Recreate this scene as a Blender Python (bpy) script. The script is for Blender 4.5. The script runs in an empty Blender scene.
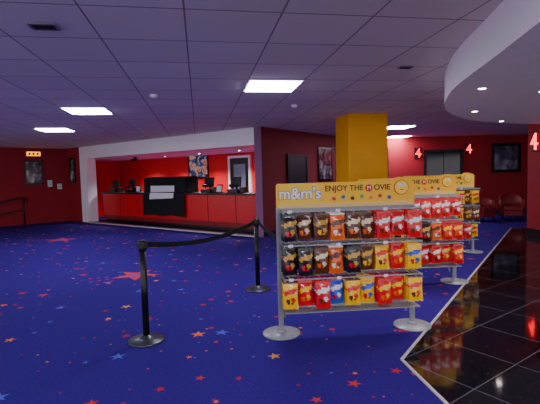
import bpy, bmesh, math, random
from mathutils import Vector, Matrix
random.seed(7)
S=bpy.context.scene
COL=S.collection
D2R=math.pi/180
def lin(r,g,b):
    f=lambda c:(c/255/12.92 if c/255<=0.04045 else ((c/255+0.055)/1.055)**2.4)
    return (f(r),f(g),f(b),1)
def mat(name,c,rough=0.6,metal=0.0,em=0.0,emc=None,noise=0.0,nscale=8,bump=0.0,coat=0.0,spec=0.5):
    m=bpy.data.materials.new(name); m.use_nodes=True
    nt=m.node_tree; b=nt.nodes['Principled BSDF']
    c=lin(*c)
    b.inputs['Base Color'].default_value=c
    b.inputs['Roughness'].default_value=rough
    b.inputs['Metallic'].default_value=metal
    b.inputs['Specular IOR Level'].default_value=spec
    b.inputs['Coat Weight'].default_value=coat
    if em>0:
        b.inputs['Emission Color'].default_value=lin(*emc) if emc else c
        b.inputs['Emission Strength'].default_value=em
    if noise>0 or bump>0:
        tc=nt.nodes.new('ShaderNodeTexCoord'); n=nt.nodes.new('ShaderNodeTexNoise')
        n.inputs['Scale'].default_value=nscale; n.inputs['Detail'].default_value=4
        nt.links.new(tc.outputs['Object'],n.inputs['Vector'])
        if noise>0:
            mx=nt.nodes.new('ShaderNodeMix'); mx.data_type='RGBA'
            mx.inputs[6].default_value=tuple(x*(1-noise) for x in c[:3])+(1,)
            mx.inputs[7].default_value=tuple(min(1,x*(1+noise)) for x in c[:3])+(1,)
            nt.links.new(n.outputs['Fac'],mx.inputs[0]); nt.links.new(mx.outputs[2],b.inputs['Base Color'])
        if bump>0:
            bp=nt.nodes.new('ShaderNodeBump'); bp.inputs['Strength'].default_value=bump; bp.inputs['Distance'].default_value=0.01
            nt.links.new(n.outputs['Fac'],bp.inputs['Height']); nt.links.new(bp.outputs['Normal'],b.inputs['Normal'])
    return m
def obj(name,me,parent=None,loc=(0,0,0),rot=0):
    o=bpy.data.objects.new(name,me); COL.objects.link(o)
    o.location=loc; o.rotation_euler=(0,0,rot)
    if parent: o.parent=parent
    return o
def empty(name,loc,rot=0):
    return obj(name,None,None,loc,rot)
def box(name,c,s,m,parent=None,rot=0,bev=0.0,rx=0,ry=0):
    bm=bmesh.new(); bmesh.ops.create_cube(bm,size=1)
    bmesh.ops.scale(bm,vec=s,verts=bm.verts)
    if bev>0: bmesh.ops.bevel(bm,geom=bm.edges[:],offset=bev,segments=2,affect='EDGES',profile=0.5)
    me=bpy.data.meshes.new(name); bm.to_mesh(me); bm.free(); me.materials.append(m)
    o=obj(name,me,parent,c,rot); o.rotation_euler=(rx,ry,rot); return o
def cyl(name,c,r,h,m,parent=None,seg=24,r2=None,bev=0,rx=0,ry=0,rz=0):
    bm=bmesh.new(); bmesh.ops.create_cone(bm,cap_ends=True,segments=seg,radius1=r,radius2=r if r2 is None else r2,depth=h)
    me=bpy.data.meshes.new(name); 
    for f in bm.faces: f.smooth=len(f.verts)==4
    bm.to_mesh(me); bm.free(); me.materials.append(m)
    o=obj(name,me,parent,c); o.rotation_euler=(rx,ry,rz); return o
def lathe(name,prof,m,parent=None,loc=(0,0,0),seg=32):
    bm=bmesh.new(); rings=[]
    for r,z in prof:
        rings.append([bm.verts.new((r*math.cos(2*math.pi*i/seg),r*math.sin(2*math.pi*i/seg),z)) for i in range(seg)])
    for a,b in zip(rings,rings[1:]):
        for i in range(seg):
            f=bm.faces.new((a[i],a[(i+1)%seg],b[(i+1)%seg],b[i])); f.smooth=True
    bm.faces.new(rings[0][::-1]); bm.faces.new(rings[-1])
    me=bpy.data.meshes.new(name); bm.to_mesh(me); bm.free(); me.materials.append(m)
    return obj(name,me,parent,loc)
def tube(name,pts,r,m,parent=None,loc=(0,0,0),rot=0,cyc=False):
    cu=bpy.data.curves.new(name,'CURVE'); cu.dimensions='3D'; cu.bevel_depth=r; cu.bevel_resolution=3; cu.use_fill_caps=True
    sp=cu.splines.new('POLY'); sp.points.add(len(pts)-1)
    for i,p in enumerate(pts): sp.points[i].co=(*p,1)
    sp.use_cyclic_u=cyc
    cu.materials.append(m)
    return obj(name,cu,parent,loc,rot)
def text(name,s,size,m,parent,loc,ext=0.002,rx=math.pi/2,rz=0,align='CENTER',offset=0.0):
    cu=bpy.data.curves.new(name,'FONT'); cu.body=s; cu.size=size; cu.extrude=ext; cu.align_x=align; cu.align_y='CENTER'; cu.offset=offset
    cu.materials.append(m)
    o=bpy.data.objects.new(name,cu); COL.objects.link(o); o.location=loc; o.rotation_euler=(rx,0,rz); o.parent=parent; return o
def prism(name,pts,z0,z1,mats,side=0,bot=0,top=0,smooth=False,parent=None,loc=(0,0,0)):
    bm=bmesh.new()
    a=[bm.verts.new((x,y,z0)) for x,y in pts]; b=[bm.verts.new((x,y,z1)) for x,y in pts]
    n=len(pts)
    f=bm.faces.new(a); f.material_index=bot
    f=bm.faces.new(b); f.material_index=top
    for i in range(n):
        f=bm.faces.new((a[i],a[(i+1)%n],b[(i+1)%n],b[i])); f.material_index=side; f.smooth=smooth
    bmesh.ops.recalc_face_normals(bm,faces=bm.faces)
    me=bpy.data.meshes.new(name); bm.to_mesh(me); bm.free()
    for m in mats: me.materials.append(m)
    return obj(name,me,parent,loc)

# ---------- materials ----------
CH=2.69; 
M_red=mat('wall_red',(160,18,32),0.7,noise=0.12,nscale=3)
M_dred=mat('wall_dark_red',(150,14,30),0.75,noise=0.15,nscale=3)
M_mred=mat('wall_maroon',(124,16,34),0.75,noise=0.15,nscale=3)
M_bred=mat('alcove_red',(210,18,28),0.6,noise=0.08,nscale=3)
M_white=mat('painted_white',(246,240,244),0.5,noise=0.04)
M_black=mat('black_plastic',(12,12,14),0.35)
M_blackm=mat('black_cloth',(8,8,11),0.9,bump=0.4,nscale=20)
M_silver=mat('brushed_silver',(200,200,206),0.32,metal=0.7,noise=0.06,nscale=30)
M_silverp=mat('silver_paint',(150,152,158),0.4,metal=0.2)
M_yel=mat('column_yellow',(240,168,14),0.6,noise=0.1,nscale=3)
M_paper=mat('paper_white',(225,225,232),0.8)
M_soft=mat('soffit_side_paint',(240,234,242),0.6,noise=0.04)
M_softb=mat('soffit_under_paint',(242,238,248),0.6,noise=0.05)
M_lamp=mat('panel_light',(255,255,255),0.5,em=46,emc=(238,240,255))
M_down=mat('downlight_glow',(255,255,255),0.5,em=40,emc=(255,240,225))
M_neon=mat('neon_red',(255,20,30),0.4,em=7,emc=(255,14,30))
M_hyel=mat('header_yellow',(250,190,0),0.4,noise=0.05)
M_hdr_red=mat('header_red',(200,20,24),0.4)
M_brown=mat('header_brown',(70,28,14),0.4)
M_blue=mat('logo_blue',(40,70,160),0.4)
M_logow=mat('logo_white',(240,240,245),0.4)
M_frame=mat('poster_frame_black',(10,10,14),0.25)
M_glassd=mat('dark_glass',(14,14,26),0.08)
M_trim=mat('steel_trim',(200,196,200),0.4,metal=0.3)

# carpet
def carpet():
    m=bpy.data.materials.new('star_carpet'); m.use_nodes=True; nt=m.node_tree; N=nt.nodes; L=nt.links
    b=N['Principled BSDF']; b.inputs['Roughness'].default_value=0.95; b.inputs['Specular IOR Level'].default_value=0.08
    tc=N.new('ShaderNodeTexCoord')
    def math_(op,a,bb=None,c=None):
        n=N.new('ShaderNodeMath'); n.operation=op
        for i,v in enumerate((a,bb,c)):
            if v is None: continue
            if isinstance(v,(int,float)): n.inputs[i].default_value=v
            else: L.new(v,n.inputs[i])
        return n.outputs[0]
    base=N.new('ShaderNodeMix'); base.data_type='RGBA'
    base.inputs[6].default_value=lin(30,8,88); base.inputs[7].default_value=lin(62,34,140)
    nz=N.new('ShaderNodeTexNoise'); nz.inputs['Scale'].default_value=60; nz.inputs['Detail'].default_value=3
    L.new(tc.outputs['Object'],nz.inputs['Vector']); L.new(nz.outputs['Fac'],base.inputs[0])
    cur=base.outputs[2]
    for li,(scale,R,thr,off) in enumerate(((1.9,0.07,0.45,0.0),(3.0,0.045,0.7,7.3),(6.0,0.07,0.72,3.1))):
        mp=N.new('ShaderNodeMapping'); mp.inputs['Location'].default_value=(off,off*0.7,0)
        L.new(tc.outputs['Object'],mp.inputs['Vector'])
        v=N.new('ShaderNodeTexVoronoi'); v.voronoi_dimensions='2D'; v.inputs['Scale'].default_value=scale; v.inputs['Randomness'].default_value=0.75
        L.new(mp.outputs[0],v.inputs['Vector'])
        sub=N.new('ShaderNodeVectorMath'); sub.operation='SUBTRACT'
        L.new(mp.outputs[0],sub.inputs[0])
        L.new(v.outputs['Position'],sub.inputs[1])
        sx=N.new('ShaderNodeSeparateXYZ'); L.new(sub.outputs[0],sx.inputs[0])
        sc=N.new('ShaderNodeSeparateColor'); L.new(v.outputs['Color'],sc.inputs[0])
        x,y=sx.outputs[0],sx.outputs[1]
        r=math_('SQRT',math_('ADD',math_('MULTIPLY',x,x),math_('MULTIPLY',y,y)))
        a=math_('ADD',math_('ARCTAN2',y,x),math_('MULTIPLY',sc.outputs[0],6.28))
        a=math_('ADD',a,20*math.pi/5*2)
        t=math_('ABSOLUTE',math_('SUBTRACT',math_('MODULO',a,2*math.pi/5),math.pi/5))
        val=math_('MULTIPLY',r,math_('ADD',math_('COSINE',t),math_('MULTIPLY',math_('SINE',t),3.078)))
        Rr=math_('MULTIPLY',math_('ADD',math_('MULTIPLY',sc.outputs[2],0.6),0.6),R if li<2 else 0.018)
        inside=math_('LESS_THAN',val,Rr)
        inside=math_('MULTIPLY',inside,math_('GREATER_THAN',sc.outputs[1],thr))
        rmp=N.new('ShaderNodeValToRGB'); rmp.color_ramp.interpolation='CONSTANT'
        cols=[lin(196,56,40),lin(216,110,46),lin(180,60,50),lin(184,36,56),lin(200,140,70),lin(80,84,190),lin(160,44,60)]
        e=rmp.color_ramp.elements; e[0].position=0; e[0].color=cols[0]; e[1].position=1/7; e[1].color=cols[1]
        for i in range(2,7):
            q=e.new(i/7); q.color=cols[i]
        h=math_('FRACT',math_('MULTIPLY',math_('ADD',sc.outputs[0],sc.outputs[1]),7.77))
        L.new(h,rmp.inputs[0])
        mx=N.new('ShaderNodeMix'); mx.data_type='RGBA'
        L.new(inside,mx.inputs[0]); L.new(cur,mx.inputs[6]); L.new(rmp.outputs[0],mx.inputs[7])
        cur=mx.outputs[2]
    L.new(cur,b.inputs['Base Color'])
    bp=N.new('ShaderNodeBump'); bp.inputs['Strength'].default_value=0.3; L.new(nz.outputs['Fac'],bp.inputs['Height']); L.new(bp.outputs[0],b.inputs['Normal'])
    return m
M_carpet=carpet()
def gridmat(name,size,rot,off,cA,cB,cLine,lw,rough,coat=0,spec=0.5,speck=False):
    m=bpy.data.materials.new(name); m.use_nodes=True; nt=m.node_tree; N=nt.nodes; L=nt.links
    b=N['Principled BSDF']; b.inputs['Roughness'].default_value=rough; b.inputs['Specular IOR Level'].default_value=spec; b.inputs['Coat Weight'].default_value=coat
    tc=N.new('ShaderNodeTexCoord'); mp=N.new('ShaderNodeMapping'); mp.vector_type='TEXTURE'
    mp.inputs['Location'].default_value=(off[0],off[1],0); mp.inputs['Rotation'].default_value=(0,0,rot)
    L.new(tc.outputs['Object'],mp.inputs['Vector'])
    br=N.new('ShaderNodeTexBrick'); br.offset=0; br.squash=1
    br.inputs['Scale'].default_value=1; br.inputs['Brick Width'].default_value=size; br.inputs['Row Height'].default_value=size
    br.inputs['Mortar Size'].default_value=lw; br.inputs['Mortar Smooth'].default_value=0.1
    br.inputs['Color1'].default_value=lin(*cA); br.inputs['Color2'].default_value=lin(*cB); br.inputs['Mortar'].default_value=lin(*cLine)
    L.new(mp.outputs[0],br.inputs['Vector'])
    nz=N.new('ShaderNodeTexNoise'); nz.inputs['Scale'].default_value=90 if speck else 1.2; nz.inputs['Detail'].default_value=4
    L.new(tc.outputs['Object'],nz.inputs['Vector'])
    mx=N.new('ShaderNodeMix'); mx.data_type='RGBA'
    if speck:
        rp=N.new('ShaderNodeValToRGB'); rp.color_ramp.elements[0].position=0.66; rp.color_ramp.elements[1].position=0.76
        L.new(nz.outputs['Fac'],rp.inputs[0]); L.new(rp.outputs[0],mx.inputs[0]); mx.inputs[7].default_value=lin(110,110,125)
    else:
        mx.blend_type='MULTIPLY'; mx.inputs[0].default_value=0.12; L.new(nz.outputs['Fac'],mx.inputs[7])
    L.new(br.outputs['Color'],mx.inputs[6]); L.new(mx.outputs[2],b.inputs['Base Color'])
    return m
TS=0.70; ga=9.5*D2R
GA=Vector((math.cos(ga),math.sin(ga))); GB=Vector((-math.sin(ga),math.cos(ga)))
def gpos(i,j):
    v=GA*(0.99+TS*i)+GB*(5.51+TS*j); return v
corner=GA*(0.99-TS/2)+GB*(5.51-TS/2)
M_ceil=gridmat('ceiling_tiles',TS,ga,corner,(242,234,226),(234,226,218),(140,130,130),0.007,0.85)
M_tile=gridmat('black_granite_tiles',0.6,-54.5*D2R,(1.03,3.3),(9,9,13),(13,13,17),(84,82,90),0.005,0.07,spec=0.8,speck=True)

# ---------- key plan points ----------
A=Vector((-6.82,15.2)); B=Vector((-0.34,10.35))
e1=(B-A).normalized(); n1=Vector((-e1.y,e1.x)); RW=math.atan2(e1.y,e1.x); LEN=(B-A).length
def P(s,d): return A+e1*s+n1*d
def lbox(name,s0,s1,d0,d1,z0,z1,m,parent=None,bev=0):
    c=P((s0+s1)/2,(d0+d1)/2)
    return box(name,(c.x,c.y,(z0+z1)/2),(s1-s0,d1-d0,z1-z0),m,parent,RW,bev)
def wall(name,p0,p1,z0,z1,m,th=0.15):
    p0=Vector(p0);p1=Vector(p1); d=(p1-p0); L_=d.length; d.normalize(); n=Vector((-d.y,d.x)); c=(p0+p1)/2+n*th/2
    return box(name,(c.x,c.y,(z0+z1)/2),(L_,th,z1-z0),m,None,math.atan2(d.y,d.x))

# floor / ceiling
prism('floor',[(-13,-4),(11,-4),(11,20),(-13,20)],-0.12,0,[M_carpet])
prism('ceiling',[(-13,-4),(11,-4),(11,20),(-13,20)],CH,CH+0.1,[M_ceil])
tp=[(1.03,3.3),(6.1,10.6),(10.9,10.6),(10.9,-3.9),(1.95,-3.9)]
prism('floor_tiles',tp,0.0,0.006,[M_tile])
def strip(name,p0,p1,w,h,m,z=0):
    p0=Vector(p0);p1=Vector(p1);d=(p1-p0);L_=d.length
    c=(p0+p1)/2
    return box(name,(c.x,c.y,z+h/2),(L_,w,h),m,None,math.atan2(d.y,d.x),bev=0.002)
strip('trim_1',tp[0],tp[1],0.025,0.012,M_trim)
strip('trim_2',tp[0],tp[4],0.025,0.012,M_trim)

# ---------- walls ----------
C1=P(-0.9,0)
C2=Vector((-12.9,10.75))
wall('wall_left',C2,C1,0,CH,M_dred)
wall('wall_corner',C1,A,0,CH,M_dred)
lbox('wall_right_of_counter',LEN,LEN+0.2,0,5.2,0,CH,M_mred)
wall('wall_back',(2.7,14.5),(10.9,14.5),0,CH,M_red)
wall('wall_right',(10.9,14.5),(10.9,6),0,CH,M_dred)
# alcove
lbox('wall_alcove_back',-1.2,LEN,2.4,2.55,0,CH,M_bred)
lbox('wall_alcove_side',-1.35,-1.2,0.15,2.55,0,CH,M_bred)
lbox('wall_alcove_header',0,LEN,0,0.35,2.27,CH,M_white)
lbox('pillar_white',0,0.45,0,0.35,0,2.27,M_white)
lbox('ceiling_alcove',-1.2,LEN,0.35,2.4,2.27,2.33,M_white)
lbox('trim_3',0.45,LEN,-0.1,0.02,0,0.03,M_trim)
lbox('trim_4',LEN,LEN+0.21,-0.02,0.0,0,CH,mat('purple_edge',(130,80,120),0.6))
lbox('trim_5',0.45,LEN,0.02,0.46,0,0.012,mat('dark_threshold',(18,14,22),0.3))
M_bb=mat('baseboard_dark',(26,10,18),0.5)
wall('baseboard_back',(2.9,14.48),(10.8,14.48),0,0.12,M_bb,0.02)
lbox('baseboard_right',LEN+0.2,LEN+0.22,0,5.0,0,0.12,M_bb)

# ---------- counter ----------
ct=empty('reception_counter',(*P(4.2,0.8),0),RW)
def cb(name,x0,x1,y0,y1,z0,z1,m,bev=0.0):
    return box(name,((x0+x1)/2,(y0+y1)/2,(z0+z1)/2),(x1-x0,y1-y0,z1-z0),m,ct,0,bev)
M_cnt=mat('counter_red',(214,20,30),0.35,noise=0.06)
M_joint=mat('joint_dark',(60,8,14),0.6)
cb('body',-3.65,3.85,-0.3,0.3,0.1,1.0,M_cnt)
cb('plinth',-3.6,3.8,-0.24,0.28,0,0.1,M_black)
cb('worktop',-3.7,3.88,-0.36,0.34,1.0,1.05,M_black,0.006)
for i in range(8):
    x=-3.65+7.5*i/7.0
    cb('panel_joint_%d'%i,x-0.008,x+0.008,-0.306,-0.3,0.1,1.0,M_joint)
cb('lower_band',-3.65,3.85,-0.31,-0.3,0.1,0.24,mat('counter_dark_red',(130,14,22),0.4))
M_scr=mat('screen_glow',(60,80,120),0.2,em=0.8)
def till(s,d=0.78,turn=0.0,name='till_terminal'):
    p=P(s,d); t=empty(name,(p.x,p.y,1.053),RW+turn)
    box('cash_drawer',(0,0.02,0.05),(0.38,0.36,0.1),M_black,t,0,0.006)
    cyl('neck',(0,0.04,0.17),0.03,0.16,M_black,t)
    box('screen_housing',(0,0.02,0.3),(0.36,0.05,0.28),M_black,t,0,0.01,rx=-0.2)
    box('screen',(0,0.052,0.308),(0.32,0.004,0.24),M_scr,t,0,0,rx=-0.2)
    box('customer_display',(0,-0.14,0.2),(0.22,0.04,0.08),M_black,t,0,0.005,rx=0.15)
    cyl('display_stalk',(0,-0.14,0.13),0.012,0.12,M_black,t)
    box('printer',(0.29,0,0.08),(0.15,0.2,0.15),M_black,t,0,0.01)
    return t
for s in (0.95,1.95,5.7,6.75): till(s)
def leaflets(s):
    p=P(s,0.62); t=empty('leaflet_holder',(p.x,p.y,1.053),RW)
    box('base',(0,0,0.006),(0.22,0.12,0.012),M_black,t)
    box('back_plate',(0,0.03,0.125),(0.22,0.006,0.22),M_black,t,rx=-0.2)
    box('leaflets',(0,0.01,0.115),(0.18,0.012,0.18),M_paper,t,rx=-0.2)
leaflets(6.25); leaflets(2.5)
dr=empty('draped_cabinet',(*P(4.0,0.78),1.053),RW)
bm=bmesh.new()
nx,prof=40,[(0.24,0.0),(0.23,0.45),(0.19,0.5),(-0.2,0.5),(-0.27,0.46),(-0.28,0.05),(-0.30,0.012),(-0.32,0.004)]
g=[]
for i in range(nx+1):
    x=-1.0+2.0*i/nx; row=[]
    for k,(y,z) in enumerate(prof):
        w=0.014*math.sin(x*19+math.sin(x*5)*2)*(4<=k<6)*0.5
        row.append(bm.verts.new((x*(1-0.02*(k in(2,3))),y-abs(w),z+(0.01*math.sin(x*9) if k in (1,4) else 0))))
    g.append(row)
for i in range(nx):
    for k in range(len(prof)-1):
        f=bm.faces.new((g[i][k],g[i+1][k],g[i+1][k+1],g[i][k+1])); f.smooth=True
for row in (g[0],g[-1]):
    bm.faces.new(row[:6])
bmesh.ops.recalc_face_normals(bm,faces=bm.faces)
me=bpy.data.meshes.new('cloth'); bm.to_mesh(me); bm.free(); me.materials.append(M_blackm); obj('cloth',me,dr)
box('cabinet',(0,0,0.225),(1.9,0.34,0.44),M_black,dr)
bm=bmesh.new(); pr=[]
for i in range(13):
    x=-0.62+1.15*i/12
    pr.append([bm.verts.new((x,-0.315-0.003*k+0.006*math.sin(i),z)) for k,z in enumerate((0.22,0.12,0.04,0.012+0.02*(i/12)))])
for i in range(12):
    for k in range(3): bm.faces.new((pr[i][k],pr[i+1][k],pr[i+1][k+1],pr[i][k+1]))
me=bpy.data.meshes.new('paper_sheet'); bm.to_mesh(me); bm.free(); me.materials.append(M_paper); obj('paper_sheet',me,dr)
bm=bmesh.new(); g=[]
for i in range(nx+1):
    x=-1.2+2.0*i/nx; row=[]
    for k,(y,z) in enumerate([(-0.362,1.05),(-0.37,0.95),(-0.37,0.85),(-0.372,0.62),(-0.375,0.34)]):
        w=0.02*(0.5+0.5*math.sin(x*19+math.sin(x*5)*2))*(k/4)
        row.append(bm.verts.new((x,y-w,z+(0.015*math.sin(x*7) if k==4 else 0))))
    g.append(row)
for i in range(nx):
    for k in range(4):
        f=bm.faces.new((g[i][k],g[i+1][k],g[i+1][k+1],g[i][k+1])); f.smooth=True
me=bpy.data.meshes.new('hanging_cloth'); bm.to_mesh(me); bm.free(); me.materials.append(M_blackm); obj('hanging_cloth',me,ct)
bm=bmesh.new(); pr=[]
for i in range(13):
    x=-0.82+1.15*i/12
    pr.append([bm.verts.new((x,y+0.004*math.sin(i),z)) for y,z in ((-0.37,1.05),(-0.38,1.0),(-0.395,0.95),(-0.4,0.84+0.05*(i/12)))])
for i in range(12):
    for k in range(3): bm.faces.new((pr[i][k],pr[i+1][k],pr[i+1][k+1],pr[i][k+1]))
me=bpy.data.meshes.new('hanging_paper'); bm.to_mesh(me); bm.free(); me.materials.append(M_paper); obj('hanging_paper',me,ct)

# ---------- posters ----------
def postermat(name,cols,scale=3.0,em=0.25):
    m=bpy.data.materials.new(name); m.use_nodes=True; nt=m.node_tree; b=nt.nodes['Principled BSDF']; b.inputs['Roughness'].default_value=0.2
    tc=nt.nodes.new('ShaderNodeTexCoord'); v=nt.nodes.new('ShaderNodeTexNoise'); v.inputs['Scale'].default_value=scale; v.inputs['Detail'].default_value=2; v.inputs['Distortion'].default_value=1.0
    nt.links.new(tc.outputs['Object'],v.inputs['Vector'])
    r=nt.nodes.new('ShaderNodeValToRGB'); e=r.color_ramp.elements
    e[0].position=0.35; e[0].color=lin(*cols[0]); e[1].position=0.7; e[1].color=lin(*cols[-1])
    for i,c in enumerate(cols[1:-1]):
        q=e.new(0.35+0.35*(i+1)/(len(cols)-1)); q.color=lin(*c)
    nt.links.new(v.outputs['Fac'],r.inputs[0]); nt.links.new(r.outputs[0],b.inputs['Base Color'])
    nt.links.new(r.outputs[0],b.inputs['Emission Color']); b.inputs['Emission Strength'].default_value=em
    return m
def poster(p,rot,z,w,h,m,frame=M_frame,name='framed_poster',fw=0.035):
    t=empty(name,(p[0],p[1],z),rot)
    box('backing',(0,-0.012,0),(w,0.02,h),frame,t)
    for nm,c,s in (('frame_top',(0,-0.022,h/2-fw/2),(w,0.03,fw)),('frame_bottom',(0,-0.022,-h/2+fw/2),(w,0.03,fw)),('frame_left',(-w/2+fw/2,-0.022,0),(fw,0.03,h-2*fw)),('frame_right',(w/2-fw/2,-0.022,0),(fw,0.03,h-2*fw))):
        box(nm,c,s,frame,t)
    box('print',(0,-0.024,0),(w-2*fw-0.04,0.004,h-2*fw-0.04),m,t)
    return t
PM1=postermat('poster_art_sci_fi',[(20,30,60),(60,80,120),(190,150,120),(150,60,40)],4.5,0.5)
PM2=postermat('poster_art_dark',[(24,20,28),(80,70,84),(160,146,150)],3.5,0.15)
PM3=postermat('poster_art_grey',[(34,32,48),(64,58,80),(120,114,140)],2.0,0.15)
pb=P(3.6,2.4); poster(pb,RW,1.92,1.0,0.92,PM1)
p=P(5.55,2.4); dd=empty('door_1',(p.x,p.y,0),RW)
box('leaf',(0,-0.03,1.05),(0.8,0.04,2.1),M_black,dd)
for nm,c,s in (('jamb_left',(-0.44,-0.04,1.09),(0.08,0.08,2.18)),('jamb_right',(0.44,-0.04,1.09),(0.08,0.08,2.18)),('head',(0,-0.04,2.14),(0.8,0.08,0.08))):
    box(nm,c,s,M_white,dd)
box('vision_panel',(0,-0.055,1.5),(0.5,0.01,0.8),mat('lit_glass',(90,96,120),0.2,em=0.3),dd)
rr=RW+math.pi/2
def Q(d,off=0.2): return P(LEN+off,d)
p=Q(1.55); d2=empty('door_2',(p.x,p.y,0),rr)
box('leaf',(0,-0.03,1.0),(0.85,0.04,2.0),mat('door_navy',(34,26,50),0.4),d2)
for nm,c,s in (('jamb_left',(-0.46,-0.035,1.03),(0.07,0.06,2.06)),('jamb_right',(0.46,-0.035,1.03),(0.07,0.06,2.06)),('head',(0,-0.035,2.03),(0.85,0.06,0.06))):
    box(nm,c,s,M_bb,d2)
cyl('handle',(0.32,-0.07,1.0),0.012,0.18,M_silver,d2,12)
p=Q(3.1); poster(p,rr,1.8,0.85,1.0,PM2)
dl=(C1-C2).normalized(); RL=math.atan2(dl.y,dl.x)
def W(t): return C1-dl*t
p=W(1.12); poster(p,RL,1.82,0.6,0.85,PM2)
poster(P(-0.5,0),RW,1.88,0.4,0.9,PM2)
p=W(1.12); sg=empty('illuminated_sign',(p.x,p.y,2.48),RL)
box('housing',(0,-0.05,0),(0.5,0.1,0.2),M_black,sg,0,0.01)
box('face',(0,-0.103,0),(0.44,0.01,0.15),mat('sign_amber',(240,140,30),0.4,em=3),sg)
for k in range(3): box('pictogram_%d'%k,(-0.13+0.13*k,-0.11,0),(0.07,0.006,0.08),M_hdr_red,sg)
def notice(tt,z,w,h):
    p=W(tt); t=empty('wall_notice',(p.x,p.y,z),RL)
    box('backing',(0,-0.006,0),(w+0.03,0.012,h+0.03),M_frame,t); box('sheet',(0,-0.014,0),(w,0.004,h),M_paper,t)
    for k in range(3): box('line_%d'%k,(0,-0.017,h*(0.25-0.2*k)),(w*0.7,0.002,h*0.05),M_black,t)
notice(0.62,1.42,0.16,0.24); notice(0.3,1.3,0.16,0.2)
hr=empty('handrail',(-8.75,14.05,0),RL)
tube('top_rail',[(-2.4,0,0.5),(-0.6,0,0.75),(0.35,0,0.97),(0.55,0,0.93),(0.55,0,0.8)],0.03,M_black,hr)
tube('mid_rail',[(-2.4,0,0.25),(-0.6,0,0.4),(0.45,0,0.55)],0.018,M_black,hr)
for k,(x,h) in enumerate(((-2.3,0.51),(-0.9,0.7),(0.45,0.95))):
    cyl('post_%d'%k,(x,0,h/2),0.025,h,M_black,hr,12); cyl('foot_%d'%k,(x,0,0.006),0.05,0.012,M_black,hr,16)

# ---------- columns ----------
col=empty('column',(1.92,8.8,0),ga)
box('shaft',(0,0,CH/2),(0.82,0.8,CH),M_yel,col,0,0.01)
box('skirting',(0,0,0.08),(0.85,0.83,0.16),M_bb,col,0,0.004)
col2=empty('column',(6.27,9.35,0),0)
box('shaft',(0,0,CH/2),(0.7,0.6,CH),M_red,col2,0,0.01)
box('skirting',(0,0,0.08),(0.73,0.63,0.16),M_bb,col2,0,0.004)

# ---------- back wall features ----------
d4=empty('door_4',(5.98,14.5,0),0)
box('leaf_left',(-0.29,-0.03,1.08),(0.56,0.04,2.16),M_glassd,d4); box('leaf_right',(0.29,-0.03,1.08),(0.56,0.04,2.16),M_glassd,d4)
for nm,c,s in (('jamb_left',(-0.62,-0.035,1.1),(0.08,0.06,2.2)),('jamb_right',(0.62,-0.035,1.1),(0.08,0.06,2.2)),('head',(0,-0.035,2.2),(1.32,0.06,0.08))):
    box(nm,c,s,M_bb,d4)
box('pull_left',(-0.06,-0.07,1.05),(0.025,0.03,0.4),M_silver,d4); box('pull_right',(0.06,-0.07,1.05),(0.025,0.03,0.4),M_silver,d4)
poster((8.15,14.5),0,1.9,1.0,1.0,PM3,fw=0.08)
poster((3.75,14.5),0,1.85,0.7,0.95,PM2)
def neon(p,z,rot,s):
    t=empty('neon_wall_sign',(p[0],p[1],z),rot)
    box('backplate',(0,-0.015,0),(0.75*s,0.03,1.1*s),M_bb,t,0,0.005)
    tube('neon_numeral',[(0.10*s,-0.06,-0.45*s),(0.10*s,-0.06,0.42*s),(-0.26*s,-0.06,-0.12*s),(0.26*s,-0.06,-0.12*s)],0.022*s/0.35,M_neon,t)
    for k,zz in enumerate((0.25,-0.3)): cyl('standoff_%d'%k,(0.10*s,-0.04,zz*s),0.01,0.05,M_silver,t,8,rx=math.pi/2)
neon((5.12,14.5),2.14,0,0.34); neon((6.86,14.5),2.24,0,0.34); neon((5.92,9.32),2.1,-math.pi/2,0.4)

# ---------- red tub chairs ----------
M_chair=mat('chair_red_vinyl',(130,16,28),0.5)
def armchair(x,y,rot):
    t=empty('tub_armchair',(x,y,0),rot)
    box('seat',(0,-0.03,0.36),(0.48,0.48,0.14),M_chair,t,0,0.03)
    bm=bmesh.new(); n=16; ri,ro=0.26,0.34; R=[]
    for i in range(n+1):
        a=-math.pi*0.12+(math.pi*1.24)*i/n; h=0.62+0.2*max(0,math.sin(a))
        R.append([bm.verts.new((r*math.cos(a),r*math.sin(a),z)) for r,z in ((ri,0.14),(ro,0.14),(ro,h-0.02),((ri+ro)/2,h),(ri,h-0.02))])
    for i in range(n):
        for k in range(5): 
            f=bm.faces.new((R[i][k],R[i+1][k],R[i+1][(k+1)%5],R[i][(k+1)%5])); f.smooth=True
    bm.faces.new(R[0]); bm.faces.new(R[-1]); bmesh.ops.recalc_face_normals(bm,faces=bm.faces)
    me=bpy.data.meshes.new('shell'); bm.to_mesh(me); bm.free(); me.materials.append(M_chair); obj('shell',me,t)
    box('base_rail',(0,-0.02,0.22),(0.46,0.44,0.16),M_chair,t,0,0.02)
    for k,(a,b) in enumerate(((-.2,-.2),(.2,-.2),(-.2,.2),(.2,.2))): cyl('leg_%d'%k,(a,b,0.08),0.02,0.16,M_black,t,12,r2=0.025)
armchair(6.25,12.3,0.3); armchair(7.15,12.4,-0.3)

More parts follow.
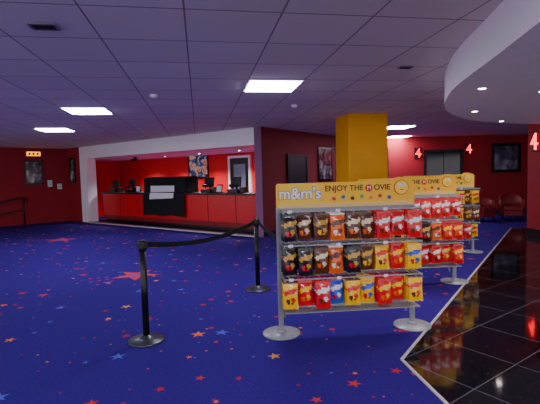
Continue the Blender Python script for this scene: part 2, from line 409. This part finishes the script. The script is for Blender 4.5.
# ---------- queue barriers ----------
M_gun=mat('base_gunmetal',(80,80,88),0.35,metal=0.7)
def barrier(x,y,name='queue_barrier_post'):
    t=empty(name,(x,y,0))
    lathe('base',[(0.165,0),(0.17,0.008),(0.16,0.018),(0.07,0.032),(0.04,0.05),(0.032,0.06)],M_gun,t)
    cyl('pole',(0,0,0.47),0.03,0.84,M_black,t,24)
    lathe('head',[(0.034,0.85),(0.038,0.86),(0.038,0.935),(0.03,0.95)],M_black,t)
    for k in range(4):
        a=k*math.pi/2; box('belt_clip_%d'%k,(0.04*math.cos(a),0.04*math.sin(a),0.905),(0.014,0.04,0.05),M_black,t,a)
    return t
def belt(parent,p0,p1,sag=0.06):
    p0=Vector(p0);p1=Vector(p1); bm=bmesh.new(); V=[]
    for i in range(21):
        t=i/20; q=p0.lerp(p1,t); q.z-=sag*4*t*(1-t)
        V.append((bm.verts.new((q.x,q.y,q.z-0.025)),bm.verts.new((q.x,q.y,q.z+0.025))))
    for a,b in zip(V,V[1:]): bm.faces.new((a[0],b[0],b[1],a[1]))
    me=bpy.data.meshes.new('belt'); bm.to_mesh(me); bm.free(); me.materials.append(M_blackm)
    o=obj('belt',me,parent); m=o.modifiers.new('s','SOLIDIFY'); m.thickness=0.003
    return o
b1=barrier(-1.19,3.85); b2=barrier(-0.19,5.52)
belt(b1,(0.03,0.04,0.905),(0.975,1.63,0.905),0.09)
belt(b2,(0.03,-0.03,0.905),(0.25,-1.45,0.905),0.02)

# ---------- candy display stands ----------
CM={}
for k,c in {'brown':(92,44,20),'black':(30,22,24),'red':(220,10,22),'yellow':(255,196,0),'orange':(240,100,14),'white':(230,228,230),'blue':(30,80,200),'gold':(200,150,50),'cream':(236,214,170),'green':(50,150,50)}.items():
    CM[k]=mat('wrapper_'+k,c,0.28,coat=0.3)
CK=list(CM.keys())
kinds={'a':('brown','cream','orange'),'b':('red','white','brown'),'c':('black','gold','red'),'d':('yellow','red','brown'),
 'e':('red','yellow','orange'),'f':('blue','white','red'),'g':('brown','gold','yellow'),'h':('orange','brown','white'),'i':('yellow','blue','red')}
def bag(bm,x,y,z,w,h,kind,tilt,yaw,k):
    base,lab,acc=[CK.index(q) for q in kinds[kind]]
    nu,nv=12,16
    rot=Matrix.Rotation(yaw,4,'Z')@Matrix.Rotation(tilt,4,'X')
    off=Vector((x,y,z))
    ph=random.random()*6
    for side in (-1,1):
        g=[]
        for i in range(nu+1):
            r=[]
            for j in range(nv+1):
                u=i/nu; v=j/nv
                b=max(0,math.sin(math.pi*u))**0.6*max(0,math.sin(math.pi*min(1,max(0,(v-0.06)/0.82))))**0.6
                b*=0.026*(1+0.2*math.sin(5*u+7*v+ph))
                hw=(u-0.5)*w*(1-0.07*math.sin(math.pi*v))
                p=Vector((hw,side*(b+0.0008),(v-1)*h+0.003*math.sin(u*math.pi*6)*(j in (0,nv))))
                r.append(bm.verts.new(rot@p+off))
            g.append(r)
        for i in range(nu):
            for j in range(nv):
                u=(i+.5)/nu; v=(j+.5)/nv
                vs=(g[i][j],g[i+1][j],g[i+1][j+1],g[i][j+1])
                f=bm.faces.new(vs if side<0 else vs[::-1]); f.smooth=True
                mi=base
                vv=v-0.12*(u-.5)
                if 0.56<vv<0.74 and 0.1<u<0.9: mi=lab
                elif 0.62<vv<0.68: mi=lab
                elif 0.16<v<0.46:
                    q=((u-0.32)/.13)**2+((v-0.30)/.10)**2; q2=((u-0.66)/.15)**2+((v-0.36)/.09)**2; q3=((u-.6)/.1)**2+((v-.2)/.06)**2
                    if min(q,q2,q3)<1: mi=acc if q<1 or q3<1 else lab
                elif v>0.93: mi=acc if kind in 'dfh' else base
                f.material_index=mi
M_hpale=mat('header_pale',(236,200,120),0.4); M_lpan=mat('logo_panel_yellow',(252,204,30),0.4); M_char=mat('character_yellow',(255,214,40),0.3)
def stand(loc,rot,rows):
    t=empty('candy_display_stand',(loc[0],loc[1],0),rot)
    Wd=1.30; hw=Wd/2
    for sgn,nm in ((-1,'left'),(1,'right')):
        lathe('base_plate_'+nm,[(0.175,0),(0.18,0.006),(0.178,0.014),(0.06,0.02),(0.03,0.03)],M_silverp,t,(sgn*hw,0,0))
        box('upright_'+nm,(sgn*hw,0,0.61),(0.05,0.035,1.2),M_silverp,t,0,0.008)
        box('upright_rear_'+nm,(sgn*(hw-0.04),0.05,0.66),(0.02,0.02,1.05),M_silverp,t,0,0.004)
        lathe('foot_collar_'+nm,[(0.045,0.012),(0.045,0.04),(0.035,0.05)],M_silverp,t,(sgn*hw,0,0))
    pts=[(-hw-0.02,1.20),(hw+0.02,1.20),(hw+0.02,1.42),(hw-0.01,1.44),(hw-0.06,1.462),(hw-0.12,1.47),(hw-0.17,1.46),(hw-0.21,1.44),(0.1,1.435),(-0.2,1.435),(-hw,1.435),(-hw-0.02,1.42)]
    bm=bmesh.new(); f=[bm.verts.new((x,-0.012,z)) for x,z in pts]; b=[bm.verts.new((x,0.012,z)) for x,z in pts]
    bm.faces.new(f); bm.faces.new(b[::-1]); n=len(pts)
    for i in range(n): bm.faces.new((f[i],b[i],b[(i+1)%n],f[(i+1)%n]))
    bmesh.ops.recalc_face_normals(bm,faces=bm.faces)
    me=bpy.data.meshes.new('header_board'); bm.to_mesh(me); bm.free(); me.materials.append(M_hyel); obj('header_board',me,t)
    box('header_lower_band',(0,-0.014,1.222),(Wd,0.004,0.04),M_hpale,t)
    box('logo_panel',(-0.45,-0.0135,1.335),(0.38,0.004,0.18),M_lpan,t)
    text('logo_outline',"m&m's",0.148,M_blue,t,(-0.445,-0.018,1.335),0.001,offset=0.007)
    text('logo',"m&m's",0.148,M_logow,t,(-0.445,-0.023,1.335),0.001,offset=0.002)
    text('slogan_left','ENJOY THE',0.074,M_brown,t,(-0.02,-0.016,1.375),0.001,offset=0.0015)
    cyl('slogan_candy',(0.22,-0.016,1.372),0.035,0.008,M_hdr_red,t,20,rx=math.pi/2)
    text('slogan_right','OVIE',0.074,M_brown,t,(0.35,-0.016,1.375),0.001,offset=0.0015)
    text('slogan_m','M',0.05,M_logow,t,(0.22,-0.022,1.372),0.001)
    cyl('character_body',(0.54,-0.018,1.37),0.065,0.012,M_char,t,24,rx=math.pi/2)
    cyl('character_rim',(0.54,-0.014,1.37),0.072,0.01,M_hdr_red,t,24,rx=math.pi/2)
    for k,x in enumerate((0.52,0.56)):
        cyl('eye_%d'%k,(x,-0.026,1.39),0.014,0.004,M_logow,t,12,rx=math.pi/2); cyl('pupil_%d'%k,(x,-0.029,1.388),0.006,0.003,M_black,t,10,rx=math.pi/2)
    box('mouth',(0.54,-0.026,1.35),(0.04,0.003,0.008),M_hdr_red,t)
    for k in range(7):
        cyl('sweet_%d'%k,(-0.12+0.09*k,-0.016,1.28+0.015*(k%2)),0.018,0.006,(M_hdr_red,M_blue,M_brown,CM['green'],CM['orange'])[k%5],t,16,rx=math.pi/2)
    box('top_rail',(0,0,1.19),(Wd,0.03,0.025),M_silverp,t)
    box('bottom_rail',(0,-0.0,0.27),(Wd,0.035,0.035),M_silverp,t,0,0.004)
    box('bottom_ledge',(0,-0.12,0.265),(Wd-0.04,0.22,0.008),M_silverp,t)
    bm=bmesh.new(); hooks=bmesh.new(); tags=bmesh.new()
    for ri,(row,z) in enumerate(zip(rows,(1.155,0.85,0.545))):
        box('back_bar_%d'%ri,(0,0.0,z+0.015),(Wd,0.02,0.03),M_silverp,t)
        box('front_bar_%d'%ri,(0,-0.25,z+0.035),(Wd-0.02,0.008,0.012),M_silverp,t)
        for sgn in (-1,1): box('arm_%d_%d'%(ri,sgn+1),(sgn*(hw-0.015),-0.125,z+0.025),(0.012,0.25,0.02),M_silverp,t)
        n=len(row)
        for k,kd in enumerate(row):
            x=-hw+0.07+(Wd-0.14)*k/(n-1)
            bmesh.ops.create_cone(hooks,cap_ends=True,segments=6,radius1=0.003,radius2=0.003,depth=0.25,matrix=Matrix.Translation((x,-0.125,z+0.015))@Matrix.Rotation(math.pi/2,4,'X'))
            if k%3==0: bmesh.ops.create_cube(tags,size=1,matrix=Matrix.Translation((x,-0.257,z+0.035))@Matrix.Diagonal((0.04,0.003,0.025,1)))
            for q in range(random.choice((3,4,4))):
                bag(bm,x+random.uniform(-.006,.006),-0.055-0.055*q,z+0.008,0.136,0.245+random.uniform(-.015,.01),kd,random.uniform(-.1,.03),random.uniform(-.12,.12),k)
    me=bpy.data.meshes.new('candy_bags'); bm.to_mesh(me); bm.free()
    for k in CK: me.materials.append(CM[k])
    obj('candy_bags',me,t)
    me=bpy.data.meshes.new('hooks'); hooks.to_mesh(me); hooks.free(); me.materials.append(M_silver); obj('hooks',me,t)
    me=bpy.data.meshes.new('price_tags'); tags.to_mesh(me); tags.free(); me.materials.append(M_paper); obj('price_tags',me,t)
    return t
stand((0.725,4.0),0.093,['caghaabbb','ccahcgdei','debfdieed'])
stand((1.84,5.6),0.08,['aabbbbbbb','ccggcchee','dbdeebbee'])
stand((3.08,7.65),0.08,['bbbaabdgd','cceehbdga','dbdebeebd'])

# ---------- soffit ----------
ctrl=[(1.9,-3),(1.5,-1),(1.42,0.8),(1.5,2.0),(1.68,3.1),(1.97,4.6),(2.6,6.1),(3.7,7.35),(5.2,8.05),(7.2,8.3),(9.2,8.3),(10.85,8.2)]
def cr(p0,p1,p2,p3,t):
    return tuple(0.5*((2*b)+(-a+c)*t+(2*a-5*b+4*c-d)*t*t+(-a+3*b-3*c+d)*t**3) for a,b,c,d in zip(p0,p1,p2,p3))
pts=[]
for i in range(len(ctrl)-1):
    p0=ctrl[max(0,i-1)];p1=ctrl[i];p2=ctrl[i+1];p3=ctrl[min(len(ctrl)-1,i+2)]
    for k in range(8): pts.append(cr(p0,p1,p2,p3,k/8))
pts.append(ctrl[-1]); pts.append((10.85,-3))
SZ=2.35
prism('ceiling_soffit',pts,SZ,CH,[M_soft,M_softb],side=0,bot=1)
def downlight(x,y,z,e=22,col=(1,0.93,0.85)):
    t=empty('recessed_downlight',(x,y,z))
    lathe('bezel',[(0.055,-0.001),(0.05,-0.008),(0.04,-0.008),(0.038,-0.001)],M_silver,t)
    cyl('lens',(0,0,-0.004),0.036,0.006,M_down,t,20)
    l=bpy.data.lights.new('beam','SPOT'); l.energy=e; l.spot_size=2.2; l.spot_blend=0.7; l.shadow_soft_size=0.04; l.color=col
    o=bpy.data.objects.new('beam',l); COL.objects.link(o); o.location=(0,0,-0.02); o.parent=t
for x,y in ((2.2,4.36),(2.95,6.05),(4.05,7.35),(2.98,4.6),(5.3,6.2),(2.2,2.4),(4.6,3.2)): downlight(x,y,SZ,60)
for s in (1.2,2.9,4.6,6.3,7.6):
    p=P(s,1.5); downlight(p.x,p.y,2.27,250,(1,0.95,0.9))
def panel(i,j):
    v=gpos(i,j); t=empty('ceiling_light_panel',(v.x,v.y,CH),ga)
    box('diffuser',(0,0,-0.010),(TS-0.06,TS-0.06,0.018),M_lamp,t)
    for nm,c,s in (('rim_n',(0,TS/2-.015,-.006),(TS,.03,.012)),('rim_s',(0,-TS/2+.015,-.006),(TS,.03,.012)),('rim_e',(TS/2-.015,0,-.006),(.03,TS-.06,.012)),('rim_w',(-TS/2+.015,0,-.006),(.03,TS-.06,.012))):
        box(nm,c,s,M_white,t)
for ij in ((0,0),(-4,3),(-6,7),(6,7),(8,11),(0,-7),(-5,-6),(-9,-1)): panel(*ij)  # last three panels are out of view, added to brighten the near room
M_vent=mat('vent_rim',(120,112,130),0.5)
def vent(i,j,w=0.22,l=0.5):
    v=gpos(i,j); t=empty('ceiling_vent',(v.x,v.y,CH),ga)
    for nm,c,s in (('rim_n',(0,w/2,-.008),(l,.02,.016)),('rim_s',(0,-w/2,-.008),(l,.02,.016)),('rim_e',(l/2,0,-.008),(.02,w,.016)),('rim_w',(-l/2,0,-.008),(.02,w,.016))):
        box(nm,c,s,M_vent,t)
    box('void',(0,0,-0.002),(l,w,0.004),M_black,t)
    for k in range(6): box('slat_%d'%k,(0,-w/2+w*(k+.5)/6,-0.01),(l,0.012,0.006),M_bb,t,rx=0.6)
vent(-3,-2.9,0.12,0.18); vent(1.9,-1.5,0.08,0.14)
def detector(x,y):
    lathe('smoke_detector',[(0.05,0),(0.055,-0.02),(0.035,-0.04),(0.015,-0.045)],M_white,None,(x,y,CH))
detector(0.45,7.2); detector(-1.6,6.0)
p=P(1.9,1.0); sc=empty('security_camera',(p.x,p.y,2.27),RW)
cyl('mount',(0,0,-0.03),0.05,0.06,M_black,sc); box('body',(0,-0.05,-0.1),(0.1,0.22,0.09),M_black,sc,0,0.01,rx=0.2)

# ---------- big star motifs on carpet ----------
M_star=mat('star_red',(190,44,48),0.95); M_star2=mat('star_violet',(92,50,150),0.95)
def bigstar(x,y,R,rot):
    bm=bmesh.new()
    def poly(R,rot,z,mi):
        vs=[]
        for i in range(10):
            a=rot+math.pi*i/5; r=R if i%2==0 else R*0.42
            vs.append(bm.verts.new((r*math.cos(a),r*math.sin(a),z)))
        f=bm.faces.new(vs); f.material_index=mi
    poly(R,rot,0.001,0); poly(R*0.55,rot,0.0016,1); poly(R*0.28,rot,0.0022,0)
    for k in range(3):
        a=rot+2.2+k*0.35
        for j in range(3):
            c=Vector((math.cos(a),math.sin(a)))*(R*1.15+0.12*j)
            vs=[bm.verts.new((c.x+0.03*math.cos(q),c.y+0.015*math.sin(q),0.001)) for q in [i*math.pi/4 for i in range(8)]]
            bm.faces.new(vs)
    me=bpy.data.meshes.new('carpet_star_motif'); bm.to_mesh(me); bm.free(); me.materials.append(M_star); me.materials.append(M_star2)
    obj('carpet_star_motif',me,None,(x,y,0))
bigstar(-2.14,6.55,0.38,1.2); bigstar(-5.4,10.7,0.42,0.6)

# ---------- world + camera ----------
w=bpy.data.worlds.new('w'); S.world=w; w.use_nodes=True
bg=w.node_tree.nodes['Background']; bg.inputs[0].default_value=(0.74,0.70,0.76,1); bg.inputs[1].default_value=2.3
cam=bpy.data.cameras.new('camera'); cam.sensor_width=36; cam.lens=28; cam.clip_start=0.05
co=bpy.data.objects.new('camera',cam); COL.objects.link(co)
co.matrix_world=Matrix.Translation((0,0,1.52))@Matrix.Rotation((90-3.68)*D2R,4,'X')@Matrix.Rotation(-1.5*D2R,4,'Z')
S.camera=co
